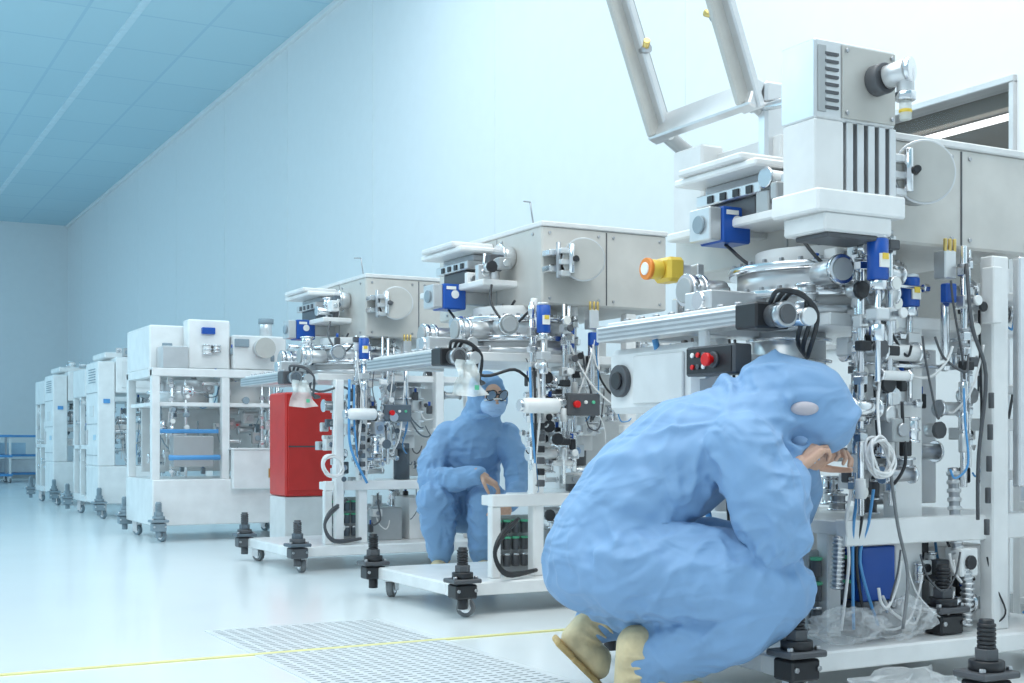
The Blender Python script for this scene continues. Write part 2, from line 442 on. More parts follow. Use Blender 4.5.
    cables(p,rnd,.36,.8,.0,.12,.6,1.25,9); cables(p,rnd,.7,1.1,.1,.2,.6,1.25,6)
    p.done('gas_piping_panel',E)
    p=PB(); c=(.52,.48)
    def cc(z0,z1,r,mt): p.cyl((c[0],c[1],z0),(c[0],c[1],z1),r,mt,n=48)
    cc(1.14,1.17,.31,'aluminium');cc(1.17,1.20,.27,'white_paint');cc(1.20,1.225,.31,'chrome');cc(1.225,1.29,.26,'aluminium');cc(1.29,1.315,.29,'chrome');cc(1.315,1.37,.2,'pale_panel')
    for i in range(28):
        an=2*math.pi*i/28
        for z,R in((1.225,.29),(1.315,.275)): p.cyl((c[0]+R*math.cos(an),c[1]+R*math.sin(an),z),(c[0]+R*math.cos(an),c[1]+R*math.sin(an),z+.012),.009,'steel',n=6)
    for y in((.66,) if big else (.3,.66)):
        p.cyl((.27,y,1.245),(.14,y,1.245),.04,'aluminium');p.cyl((.142,y,1.245),(.115,y,1.245),.055,'chrome');p.cyl((.18,y,1.245),(.165,y,1.245),.055,'chrome'); p.cyl((.116,y,1.245),(.108,y,1.245),.042,'grey_panel')
    p.cyl((.1,.48,1.19),(.03,.48,1.19),.03,'chrome'); p.bx(.04,.3,.42,.56,1.16,1.22,'aluminium')
    p.cyl((.30,.22,1.26),(.28,.10,1.26),.036,'aluminium'); p.cyl((.281,.11,1.26),(.278,.09,1.26),.046,'chrome'); p.cyl((.278,.091,1.26),(.277,.085,1.26),.034,'grey_panel')
    cluster(p,rnd,.16,.42,.2,.8,1.16,1.34,12)
    p.done('process_chamber',E)
    p=PB(); px_,py_=(.42,.5) if big else (.82,.42)
    p.cyl((px_,py_,.78),(px_,py_,1.10),.12,'aluminium',n=32)
    for z in(.80,.86,.92,1.0,1.07): p.cyl((px_,py_,z),(px_,py_,z+.012),.14,'chrome',n=32)
    p.cyl((px_,py_,.70),(px_,py_,.78),.08,'white_paint'); p.cyl((px_,py_,.505),(px_,py_,.70),.05,'dark_grey')
    p.done('vacuum_pump',E)
    p=PB(); zt=1.68 if big else 1.715
    p.bx(.46,1.14,.12,1.2,1.36,zt,'cream_panel',.008)
    p.bx(.455,1.145,.112,1.205,zt-.003,zt+.02,'pale_panel',.004)
    p.bx(.80,.804,.116,.121,1.37,zt-.01,'dark_grey',0)
    p.bx(.456,.461,.55,.554,1.37,zt-.01,'grey_panel',0)
    for x in(.50,.76,.84,1.10):
        for z in(1.39,zt-.03): p.cyl((x,.121,z),(x,.114,z),.007,'steel',n=10)
    for y in(.2,.5,.6,1.1):
        for z in(1.39,zt-.03): p.cyl((.462,y,z),(.453,y,z),.007,'steel',n=10)
    p.done('upper_enclosure',E)
    p=PB()
    ya,yb=(.30,.90) if big else (.35,.95)
    p.bx(.28,.47,ya,yb+.1,1.46,1.49,'white_paint',.006); p.bx(.24,.47,ya+.15,yb,1.635,1.66,'white_paint',.008)
    p.bx(.22,.44,ya+.2,yb-.05,1.66,1.685,'pale_panel',.010)
    p.bx(.32,.45,ya+.25,yb-.1,1.49,1.56,'dark_grey');p.bx(.3,.46,ya+.2,yb-.05,1.56,1.60,'aluminium'); p.bx(.34,.45,ya+.22,yb-.05,1.60,1.635,'steel')
    for i in range(4): p.bx(.295,.30,ya+.24+.07*i,ya+.27+.07*i,1.565,1.59,'black_plastic',0)
    p.cyl((.34,ya+.1,1.49),(.34,ya+.1,1.62),.008,'chrome'); p.cyl((.38,ya+.07,1.49),(.38,ya+.07,1.58),.02,'aluminium')
    p.cyl((.455,.4,1.60),(.39,.4,1.60),.05,'aluminium');p.cyl((.40,.4,1.60),(.385,.4,1.60),.062,'chrome')
    cluster(p,rnd,.3,.42,ya,ya+.22,1.50,1.62,6)
    bx0,by,bz=(.24,.62,1.41) if big else (.20,.60,1.37)
    p.bx(bx0,bx0+.12,by,by+.13,bz,bz+.12,'blue_plastic',.006)
    p.bx(bx0-.05,bx0-.001,by+.005,by+.12,bz+.005,bz+.115,'aluminium',.004); p.cyl((bx0-.05,by+.06,bz+.06),(bx0-.06,by+.06,bz+.06),.03,'slate_grey')
    p.bx(bx0+.12,.47,by+.04,by+.09,bz+.03,bz+.09,'aluminium')
    p.cyl((bx0+.06,by,bz+.07),(bx0+.06,by-.005,bz+.07),.02,'white_paint')
    p.cb((bx0+.04,by-.002,bz+.1),(.05,.003,.015),'paper',.0005)
    p.tube([(bx0+.05,by+.05,bz),(bx0+.08,by-.1,bz-.1),(bx0+.2,by-.2,bz-.05),(bx0+.22,by-.3,bz+.02)],.006,'black_plastic')
    p.tube([(.32,.34,1.46),(.28,.26,1.36),(.32,.16,1.26),(.38,.1,1.32)],.006,'black_plastic')
    p.done('slide_unit',E)
    p=PB()
    dx=-.09 if big else 0
    a=V((.66+dx,.12,1.555)); ax=V((-.45,-1,0)).normalized()
    p.cyl(a-ax*.02,a+ax*.05,.075,'aluminium',n=36);p.cyl(a+ax*.05,a+ax*.13,.088,'steel',n=40);p.cyl(a+ax*.13,a+ax*.138,.098,'aluminium',n=40); p.cyl(a+ax*.138,a+ax*.141,.092,'disc_metal',n=40)
    p.bx(.46+dx,.56+dx,.05,.12,1.50,1.53,'chrome');p.bx(.46+dx,.56+dx,.05,.12,1.57,1.60,'chrome'); p.cyl((.50+dx,.04,1.47),(.50+dx,.04,1.63),.011,'steel'); p.cyl((.545+dx,.0,1.49),(.545+dx,.0,1.62),.014,'chrome')
    for k in range(3): p.cb((.52+dx,.03,1.49+.05*k),(.05,.05,.025),'aluminium')
    p.cyl((.585+dx,.02,1.555),(.55+dx,-.03,1.555),.012,'black_plastic')
    p.done('viewport_flange',E)
    p=PB()
    p.bx(-.05,.05,.15,.95,1.085,1.135,'aluminium',.004)
    for z in(1.095,1.11,1.125): p.bx(-.053,-.049,.17,.93,z-.003,z+.003,'steel',0)
    p.bx(-.035,.03,.2,.9,1.135,1.148,'white_paint')
    for i in range(8): p.cyl((-.01,.22+.085*i,1.148),(-.01,.22+.085*i,1.158),.012,'steel',n=8)
    p.bx(-.065,.06,.07,.17,1.07,1.145,'black_plastic',.006); p.cyl((-.01,.07,1.105),(-.01,.005,1.105),.032,'dark_grey'); p.cyl((-.01,.03,1.105),(-.01,.0,1.105),.038,'steel'); p.cyl((-.01,.001,1.105),(-.01,-.005,1.105),.028,'dark_grey')
    p.cyl((.06,.0,1.10),(.06,.12,1.10),.026,'chrome'); p.cyl((.06,-.015,1.10),(.06,.0,1.10),.027,'aluminium')
    p.bx(.0,.3,.5,.56,1.085,1.12,'aluminium'); p.bx(.0,.3,.8,.86,1.085,1.12,'aluminium')
    for k in range(3): p.tube([(-.03+.02*k,.05,1.14),(-.04+.03*k,-.0,1.17),(.05+.02*k,-.01,1.15-.02*k),(.07+.02*k,.05,1.04-.02*k),(.18,.14,1.0)],.007,'black_plastic')
    p.done('transfer_arm',E)
    p=PB()
    if big:
        p.bx(.0,.12,.45,.95,.84,1.06,'white_paint',.02); p.cyl((.0,.86,.95),(-.02,.86,.95),.055,'dark_grey',n=28); p.cyl((-.02,.86,.95),(-.03,.86,.95),.03,'black_plastic')
        p.bx(-.012,.0,.5,.78,.87,1.03,'pale_panel',.005)
        for y in(.5,.9): p.bx(.04,.36,y,y+.03,.9,.93,'aluminium')
        cy0=.19
        p.bx(-.05,.02,cy0,cy0+.24,.945,1.035,'dark_grey',.006)
        p.bx(-.053,-.05,cy0+.01,cy0+.23,.952,1.028,'black_plastic',0)
        ey=cy0+.09
        p.cyl((-.053,ey,.99),(-.062,ey,.99),.024,'dark_grey',n=24); p.cyl((-.062,ey,.99),(-.08,ey,.99),.012,'red_button'); p.cyl((-.075,ey,.99),(-.09,ey,.99),.02,'red_button',n=24)
        for i in range(3):
            for j in range(2): p.cyl((-.053,cy0+.14+.028*i,.972+.036*j),(-.06,cy0+.14+.028*i,.972+.036*j),.008,['paper','dark_grey','red_button','paper'][(i+j)%4],n=12)
        for z in(.96,1.0): p.bx(.0,.36,cy0+.2,cy0+.22,z,z+.02,'aluminium')
        p.bx(-.01,.01,cy0+.19,cy0+.23,.94,1.09,'aluminium')
    else:
        p.bx(.55,.72,.04,.10,.86,.96,'dark_grey',.005); p.cyl((.59,.04,.91),(.59,.02,.91),.016,'red_button'); p.cyl((.64,.04,.92),(.64,.03,.92),.008,'paper'); p.cyl((.68,.04,.92),(.68,.03,.92),.008,'green_print'); p.bx(.6,.66,.1,.15,.88,.94,'aluminium')
    p.done('control_panel',E)
    p=PB()
    if big:
        for k in range(9):
            x=rnd.uniform(.0,.25);y=rnd.uniform(.5,.95)
            p.tube([(x,y,1.08),(x+rnd.uniform(-.03,.06),y-.03,.85),(x+rnd.uniform(0,.1),y+.05,.6),(x+rnd.uniform(.0,.1),y+.02,.3),(x+.1,y,.15)],rnd.choice([.005,.008,.011]),rnd.choice(['black_plastic','light_blue','white_cable','dark_grey']),7)
    else:
        cluster(p,rnd,.40,.56,.05,.2,.6,1.05,10)
        p.cyl((.29,-.01,.90),(.47,-.01,.90),.034,'white_paint',n=24,ch=.01); p.cyl((.27,-.01,.90),(.29,-.01,.90),.026,'chrome'); p.bx(.38,.44,-.01,.14,.87,.92,'white_paint')
        for k in range(2): p.tube([(.34,.12,.40),(.20,.02,.34-.02*k),(.16,.0,.25),(.22,-.0,.165+.01*k),(.42,.1,.17)],.009,'black_plastic',8)
        for k in range(3): p.tube([(.36+.02*k,.05,1.07),(.34+.02*k,.0,.85),(.37,.02,.65),(.40,.05,.52)],.006,['light_blue','black_plastic','white_cable'][k],7)
        p.tube([(.05,.2,1.09),(.16,.1,1.03),(.3,.08,1.06),(.4,.1,1.0)],.007,'black_plastic')
        for k in range(6): p.cb((.40+.0*k,.03,.56+.05*k),(.03,.04,.03),'black_plastic' if k%2 else 'dark_grey')
    p.done('hoses_and_valves',E)
    if not big:
        p=PB(); vs=[];fs=[]
        N=10
        for i in range(N+1):
            for j in range(N+1):
                u=i/N-.5;v=j/N
                vs.append((-.01+u*(.07+.1*v)+.02*v,-.06+.02*math.sin(u*9+v*5)+.012*math.sin(v*11),1.08-.15*v+.02*abs(u)))
        for i in range(N):
            for j in range(N): fs.append((i*(N+1)+j,i*(N+1)+j+1,(i+1)*(N+1)+j+1,(i+1)*(N+1)+j))
        p.add(vs,fs,'frosted_bag',True)
        p.cb((.03,-.085,.97),(.02,.002,.02),'green_print',0); p.tube([(-.01,-.06,1.08),(-.01,-.01,1.12)],.002,'black_plastic',6,sub=1)
        p.done('tagged_bag',E)
        p=PB(); p.cyl((.52,.3,1.73),(.50,.3,1.85),.004,'steel',n=8); p.cyl((.50,.3,1.85),(.44,.25,1.84),.004,'steel',n=8)
        p.cyl((.7,.6,1.735),(.7,.6,1.75),.06,'white_paint'); p.bx(.55,1.05,.3,1.0,1.735,1.745,'pale_panel'); p.done('antenna_rod',E)
    else:
        p=PB()
        p.bx(.09,.40,.0,.15,1.67,1.90,'aluminium',.006); p.bx(.10,.13,-.004,.0,1.69,1.88,'grey_panel',.001)
        for i in range(8): p.bx(.125,.175,-.006,.002,1.70+.022*i,1.708+.022*i,'dark_grey',0)
        p.bx(.19,.395,-.006,.0,1.68,1.89,'disc_metal',.002)
        for x in(.205,.38):
            for z in(1.695,1.875): p.cyl((x,-.006,z),(x,-.012,z),.007,'steel',n=6)
        p.bx(.09,.20,.0,.14,1.45,1.67,'pale_panel',.004); p.bx(.20,.41,.03,.14,1.46,1.67,'dark_grey')
        for i in range(5): p.bx(.21+.042*i,.236+.042*i,-.0,.04,1.46,1.67,'aluminium',.002)
        p.bx(.07,.41,-.035,.17,1.40,1.465,'white_paint',.006); p.bx(.10,.36,-.03,.15,1.345,1.40,'pale_panel',.006); p.bx(.12,.33,-.02,.12,1.33,1.346,'dark_grey')
        p.bx(.30,.50,.14,.40,1.50,1.60,'aluminium')
        p.cyl((.315,-.006,1.80),(.315,-.05,1.80),.045,'dark_grey',n=28); p.cyl((.315,-.05,1.80),(.335,-.11,1.81),.034,'aluminium',n=24); p.cyl((.335,-.11,1.81),(.342,-.125,1.81),.037,'chrome',n=24)
        p.cyl((.34,-.10,1.82),(.34,-.10,1.75),.025,'aluminium',n=20);p.cyl((.34,-.10,1.75),(.34,-.10,1.725),.029,'chrome',n=20);p.cyl((.34,-.10,1.725),(.34,-.10,1.67),.017,'frosted_bag',n=16)
        p.cyl((.34,-.10,1.70),(.34,-.10,1.69),.019,'yellow_plastic')
        p.done('z_axis_actuator',E)
        p=PB()
        def lb(a,b,w,t,mt):
            a=V(a);b=V(b);d=b-a;L=d.length;d.normalize()
            up=V((.36,0,.93)) if abs(d.y)>.9 else V((0,1,0))
            sx=up-d*up.dot(d); sx.normalize(); sy=d.cross(sx)
            M=Matrix((( sx.x,sy.x,d.x,a.x),(sx.y,sy.y,d.y,a.y),(sx.z,sy.z,d.z,a.z),(0,0,0,1)))
            p.bx(-w/2,w/2,-t/2,t/2,0,L,mt,.006,M)
        def lx(z): return .42-.382*(z-1.88)
        for y in(.68,1.21):
            lb((lx(1.88),y,1.88),(lx(2.72),y,2.72),.10,.03,'aluminium')
            lb((lx(1.90)-.035,y,1.90),(lx(2.7)-.035,y,2.7),.03,.06,'disc_metal')
            lb((lx(1.90)+.03,y,1.90),(lx(2.7)+.03,y,2.7),.02,.045,'grey_panel')
        for z in(1.93,2.70): lb((lx(z),.64,z),(lx(z),1.25,z),.10,.04,'aluminium')
        for y in(.73,1.16):
            z=2.2
            p.cyl((lx(z),y,z),(lx(z)-.02,y+(.04 if y<1 else -.04),z+.02),.013,'brass'); p.cyl((lx(z),y-.02,z),(lx(z),y+.02,z),.018,'steel')
        for y in(.68,1.21):
            p.tube([(lx(1.92),y,1.92),(.49,y,1.87),(.57,y,1.82),(.62,y,1.72)],.028,'grey_panel',10)
        p.bx(.44,.60,.64,.69,1.70,1.98,'aluminium',.01); p.bx(.47,.62,.60,1.2,1.70,1.79,'pale_panel')
        p.cyl((.46,.3,1.86),(.44,.72,1.90),.018,'chrome'); p.bx(.38,.50,.14,.34,1.68,1.90,'grey_panel',.01)
        p.bx(.40,.50,.95,1.13,1.50,1.82,'pale_panel',.008)
        p.done('raised_lid_frame',E)
        p=PB()
        p.cb((.20,.87,1.34),(.07,.10,.085),'yellow_plastic',.012); p.cyl((.16,.87,1.34),(.11,.87,1.34),.034,'yellow_plastic',n=24); p.cyl((.115,.87,1.34),(.10,.87,1.34),.038,'orange_plastic',n=24)
        p.cyl((.102,.87,1.34),(.095,.87,1.34),.022,'paper'); p.bx(.22,.3,.84,.9,1.3,1.36,'aluminium'); p.bx(.27,.30,.8,.9,1.14,1.36,'aluminium')
        p.done('yellow_connector_head',E)
        p=PB()
        p.bx(.86,.90,.04,.09,1.12,1.30,'white_paint'); p.bx(.99,1.02,.05,.08,.6,1.34,'chrome')
        for z in(.62,.9,1.2): p.bx(.97,1.2,.1,.2,z,z+.03,'white_paint')
        for k in range(5): p.cyl((.84+.005*k,.05,.45+.1*k),(.84+.005*k,.05,.50+.1*k),.009,'dark_grey',n=10)
        p.tube([(.75,.05,1.3),(.72,0,1.1),(.78,-.0,.95),(.77,.02,.7),(.80,.05,.5)],.006,'dark_grey')
        coil(p,(.31,-.03,.70),(.2,-1,.1),.05,'white_cable',6)
        p.tube([(.31,-.03,.75),(.35,.02,.85),(.4,.06,.95)],.0045,'white_cable')
        for k in range(4): p.tube([(.32+.03*k,.10,.60),(.30+.03*k,.10,.5),(.32+.015*k,.11,.38),(.28+.05*k,.10,.18)],.005,['white_cable','light_blue','black_plastic','light_blue'][k],7)
        p.tube([(.36,-.02,.66),(.38,-.03,.5),(.42,-.03,.35),(.37,-.06,.2)],.005,'rubber_grey')
        p.done('service_cables',E)
    return E
m1=machine(2.85,11,big=True)
m2=machine(4.95,22)
HAZE_REMAP={'black_plastic':'dark_grey','dark_grey':'haze_dark'}  # third machine's darks go paler, haze put into their colour
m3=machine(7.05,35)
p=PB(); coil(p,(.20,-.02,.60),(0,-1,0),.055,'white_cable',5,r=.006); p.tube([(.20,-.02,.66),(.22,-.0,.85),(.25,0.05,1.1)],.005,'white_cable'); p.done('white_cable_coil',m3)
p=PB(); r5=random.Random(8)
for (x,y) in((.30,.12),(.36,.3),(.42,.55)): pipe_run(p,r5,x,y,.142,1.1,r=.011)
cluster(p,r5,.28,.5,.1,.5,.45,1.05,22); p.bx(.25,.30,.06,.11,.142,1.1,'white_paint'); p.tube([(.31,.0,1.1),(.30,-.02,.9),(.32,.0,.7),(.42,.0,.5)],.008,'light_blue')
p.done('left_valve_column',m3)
HAZE_REMAP={'black_plastic':'slate_grey','dark_grey':'slate_grey','steel':'aluminium','rubber_grey':'slate_grey','cream_panel':'pale_panel'}  # background machines lightened further, haze painted through their materials
# ------------------------------------------------------------------ background machines
def machine_b(Yn,seed):
    rnd=random.Random(seed); E=empty('frame_mounted_process_tool',(2.2,Yn,0))
    p=PB()
    p.bx(0,1.2,0,.9,.12,.46,'white_paint',.008)
    p.bx(.58,1.19,-.06,-.001,.38,.68,'white_paint',.008); p.cb((.92,-.063,.50),(.13,.004,.07),'brass',.001)
    p.bx(.57,1.21,-.07,.3,.675,.69,'pale_panel')
    p.done('base_cabinet',E)
    p=PB()
    for x,y in((.08,.05),(1.12,.05),(.08,.85),(1.12,.85)): caster(p,x,y,.12)
    for x,y in((.03,-.06),(1.17,-.11),(.0,.95)): foot(p,x,y,.06)
    p.done('casters_and_feet',E)
    p=PB()
    for x,y in((.03,.05),(.55,.05),(.03,.85),(1.15,.85),(1.15,.05)): p.bx(x-.03,x+.03,y-.03,y+.03,.46,1.27,'white_paint')
    for y in(.05,.85): p.bx(0,1.18,y-.035,y+.035,1.22,1.28,'white_paint')
    for x in(.03,1.15): p.bx(x-.035,x+.035,.09,.81,1.215,1.275,'white_paint')
    p.bx(.02,1.15,.06,.84,1.0,1.03,'white_paint'); p.bx(.1,1.1,.8,.83,.5,1.0,'pale_panel'); p.bx(.05,.5,.03,.05,.80,.83,'light_blue')
    p.done('frame',E)
    p=PB()
    p.bx(.05,.5,.31,1.1,1.285,1.62,'white_paint',.01); p.bx(.63,1.05,.1,.9,1.285,1.55,'pale_panel',.01); p.bx(.3,.62,.15,.3,1.285,1.66,'white_paint',.01)
    p.bx(.1,.29,.1,.3,1.285,1.45,'aluminium'); p.cyl((.85,.1,1.45),(.85,.0,1.45),.07,'steel',n=30); p.cyl((.85,.0,1.45),(.85,-.01,1.45),.08,'disc_metal',n=30); p.bx(.64,.75,.08,.12,1.46,1.52,'black_plastic')
    p.cyl((.95,.3,1.55),(.95,.3,1.68),.05,'aluminium'); p.cyl((.95,.3,1.66),(.95,.3,1.70),.06,'black_plastic')
    p.bx(.4,.5,.12,.16,1.55,1.60,'blue_plastic')
    p.cyl((.3,.4,1.03),(.3,.4,1.20),.22,'aluminium',n=40); p.cyl((.3,.4,1.10),(.3,.4,1.12),.25,'chrome',n=40); p.cyl((.8,.4,1.03),(.8,.4,1.2),.2,'pale_panel',n=40)
    cluster(p,rnd,.1,1.1,.05,.5,1.05,1.5,40); cluster(p,rnd,.1,1.1,.1,.6,.5,1.0,55); cables(p,rnd,.1,1.1,.02,.4,.5,1.2,16)
    cluster(p,rnd,1.0,1.35,.0,.3,.75,1.45,24)
    for i in range(6): pipe_run(p,rnd,rnd.uniform(.1,1.1),.1,.47,1.2,r=.01)
    p.cyl((.12,.0,.62),(.5,.0,.62),.02,'light_blue'); p.bx(.15,.45,-.01,.1,.55,.78,'grey_panel')
    p.bx(1.0,1.3,-.02,.1,.95,1.1,'dark_grey'); p.cyl((1.1,-.02,1.03),(1.1,-.04,1.03),.03,'red_button'); p.cyl((1.2,-.02,1.03),(1.2,-.04,1.03),.03,'red_button')
    p.bx(1.19,1.25,.02,.08,.46,1.5,'white_paint')
    p.done('process_modules',E)
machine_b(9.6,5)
def machine_c(Yn,seed,x=2.4):
    rnd=random.Random(seed); E=empty('cabinet_process_tool',(x,Yn,0))
    p=PB()
    p.bx(0.002,.5,0,.6,.14,.5,'white_paint',.01); p.bx(0,.16,0.004,.598,.501,1.5,'white_paint',.01); p.bx(.165,1.1,-.01,1.2,1.2,1.54,'white_paint',.01)
    p.bx(-.005,.16,.62,1.3,1.18,1.46,'pale_panel',.01)
    for yy in(.9,1.26): p.bx(0,.05,yy,yy+.05,.18,1.178,'white_paint')
    p.bx(-.01,.05,.6,1.31,.14,.2,'white_paint'); p.bx(0,.05,.601,1.3,.66,.70,'white_paint')
    p.bx(.501,1.1,0.01,1.2,.14,.18,'white_paint'); p.bx(1.04,1.1,0,.06,.181,1.199,'white_paint'); p.bx(.5,.56,0,.06,.501,1.199,'white_paint'); p.bx(.165,1.05,.3,1.1,.85,.9,'white_paint')
    p.bx(.22,.62,-.02,-.011,1.25,1.5,'pale_panel',.003); p.bx(.75,.84,-.02,-.011,1.38,1.42,'light_blue',.002); p.bx(.1,.5,.2,.8,1.541,1.60,'white_paint',.01)
    for z in(.6,.9,1.2): p.bx(-.006,0,.03,.57,z,z+.006,'grey_panel',0)
    for i in range(6): p.bx(-.006,0,.12,.45,1.30+.025*i,1.308+.025*i,'slate_grey',0)
    p.bx(-.02,0,.5,.515,.70,.85,'steel'); p.bx(-.006,0,.2,.4,.98,1.08,'pale_panel',.001); p.bx(-.008,0,.1,.2,.75,.80,'pale_blue',.001)
    p.bx(.05,.11,-.01,.003,1.1,1.14,'light_blue',.001)
    p.done('cabinet_body',E)
    p=PB(); cluster(p,rnd,.2,1.0,.05,.5,.55,1.15,45); cluster(p,rnd,.02,.3,.64,1.25,.3,1.15,40); cables(p,rnd,.2,1.0,.0,.3,.5,1.15,12); cluster(p,rnd,.1,1.0,.65,1.0,.2,.5,14)
    cluster(p,rnd,.2,1.0,.0,.6,1.56,1.64,10)
    for i in range(5): pipe_run(p,rnd,rnd.uniform(.2,1.0),.05,.18,1.2,r=.01)
    p.done('inner_components',E)
    p=PB()
    for a,b in((.06,.06),(.06,1.2),(1.0,.06)): caster(p,a,b,.14)
    for a,b in((.0,-.06),(1.1,-.06),(-.06,1.3)): foot(p,a,b,.06)
    p.done('casters_and_feet',E)
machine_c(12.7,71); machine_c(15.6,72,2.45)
HAZE_REMAP={}
E=empty('red_service_cabinet',(3.02,8.62,0))
p=PB(); p.bx(-.14,.29,0,.35,.36,1.08,'red_paint',.012); p.bx(-.12,.27,-.01,-.001,.40,1.04,'red_paint',.004); p.bx(.20,.22,-.03,-.01,.6,.75,'black_plastic'); p.bx(-.14,.29,.005,.345,.05,.355,'pale_panel'); p.bx(-.12,.27,.01,.34,0,.05,'dark_grey')
p.bx(-.12,.26,-.013,-.0105,.70,.71,'dark_grey',0)
p.done('cabinet_body',E)
for k,(x,y) in enumerate(((3.35,25.2),(2.6,24.3))):
    E=empty('blue_transport_cart',(x,y,0)); p=PB()
    for z in(.12,.45,.8): p.bx(-.5,.5,-.3,.3,z,z+.04,'light_blue')
    for a in(-.48,.44):
        for b in(-.28,.24): p.bx(a,a+.04,b,b+.04,.06,.84,'pale_panel')
    p.bx(-.35,.3,-.2,.2,.161,.40,'white_paint'); p.bx(-.4,.1,-.2,.2,.49,.7,'pale_blue')
    for a in(-.45,.45):
        for b in(-.25,.25): caster(p,a,b,.12,.05)
    p.done('cart_body',E)
E=empty('storage_rack',(4.17,2.95,0)); p=PB()
for a in(-.3,.28):
    for b in(-.35,.33): p.bx(a,a+.035,b,b+.035,0,1.5,'white_paint')
for z in(.15,.5,.85,1.2): p.bx(-.299,.314,-.349,.364,z,z+.03,'white_paint')
p.done('rack_frame',E)
p=PB()
for z in(.53,.88):
    for b in(-.30,.05):
        p.bx(-.24,.24,b,b+.26,z,z+.2,'light_blue',.01); p.bx(-.25,.25,b-.005,b+.265,z+.19,z+.215,'blue_plastic',.005); p.cb((-.245,b+.13,z+.1),(.006,.1,.06),'paper',.001)
p.done('storage_bins',E)
E=empty('levelling_jack_cart',(2.66,2.36,0)); p=PB()
foot(p,0,0,.05,1.0,pad=True); p.bx(-.12,.6,-.03,.03,.06,.10,'steel',.004); p.bx(.05,.5,-.2,.03,.05,.058,'aluminium'); p.done('jack_body',E)
def bag(name,c,r,seed,mt='clear_plastic',parent=None):
    p=PB(); vs=[];fs=[];n=28;m=16
    for i in range(m+1):
        th=math.pi*i/m
        for j in range(n):
            ph=2*math.pi*j/n; d=V((math.sin(th)*math.cos(ph),math.sin(th)*math.sin(ph),math.cos(th)))
            k=1+.5*noise.noise(d*2.3+V((seed,0,0)))+.3*noise.noise(d*6+V((0,seed,0)))
            q=V((d.x*r[0]*k,d.y*r[1]*k,d.z*r[2]*k+r[2])); q.z=max(q.z,.002)
            vs.append(q)
    for i in range(m):
        for j in range(n):
            k=(j+1)%n; fs.append((i*n+j,(i+1)*n+j,(i+1)*n+k,i*n+k))
    p.add(vs,fs,mt,False); return p.done(name,parent,c)
bag('plastic_bag',(.29,.08,.143),(.13,.07,.05),3,parent=m1)
bag('plastic_bag_2',(.50,.07,.143),(.11,.06,.06),8,parent=m1)
bag('plastic_bag',(2.62,2.58,0),(.17,.11,.06),5)
# ------------------------------------------------------------------ people
def bake_cloth(o,vox,joints,A=.016,seed=0,it=6):
    """fuse the body volumes into one skin, then press soft pull-folds into it around the joints"""
    r=o.modifiers.new('fuse','REMESH'); r.mode='VOXEL'; r.voxel_size=vox; r.use_smooth_shade=True
    s=o.modifiers.new('soft','SMOOTH'); s.factor=.5; s.iterations=it
    bpy.context.view_layer.update()
    dg=bpy.context.evaluated_depsgraph_get()
    me=bpy.data.meshes.new_from_object(o.evaluated_get(dg))
    o.modifiers.clear(); o.data=me
    if not me.materials: me.materials.append(MATS['suit_fabric'])
    nrm=[v.normal.copy() for v in me.vertices]
    sd=V((seed*3.1,seed*1.7,5.0))
    J=[(V(c),rad,f) for c,rad,f in joints]
    for i,v in enumerate(me.vertices):
        p=v.co; t=0
        wv=V((noise.noise(p*3.1),noise.noise(p*3.1+V((9,0,0))),noise.noise(p*3.1+V((0,9,0)))))*.05
        for k,(c,rad,f) in enumerate(J):
            d=p+wv-c; L=d.length
            if L>rad*2.6 or L<1e-4: continue
            u=d/L
            w=math.exp(-(L/rad)**2)*min(1,(L/(.75*rad))**2)
            n=noise.noise(u*f+V((k*7.3,0,L*.8))+sd)
            t+=w*(math.exp(-(n*4.2)**2)-.40)*1.15
        q=V((p.x*2.0+p.z*1.5,p.y*2.2,p.z*3.8-p.x*2.0))+sd+wv*10
        n2=noise.noise(q); m=.5+1.0*noise.noise(p*2.2+sd)
        t+=max(0,min(1,m))*(math.exp(-(n2*4.5)**2)-.35)*.75
        t+=noise.noise(p*3.5+sd)*.4
        v.co=p+nrm[i]*A*max(-1.2,min(1.3,t))
    me.polygons.foreach_set('use_smooth',[True]*len(me.polygons)); me.update()
    s=o.modifiers.new('soft','SMOOTH'); s.factor=.5; s.iterations=3
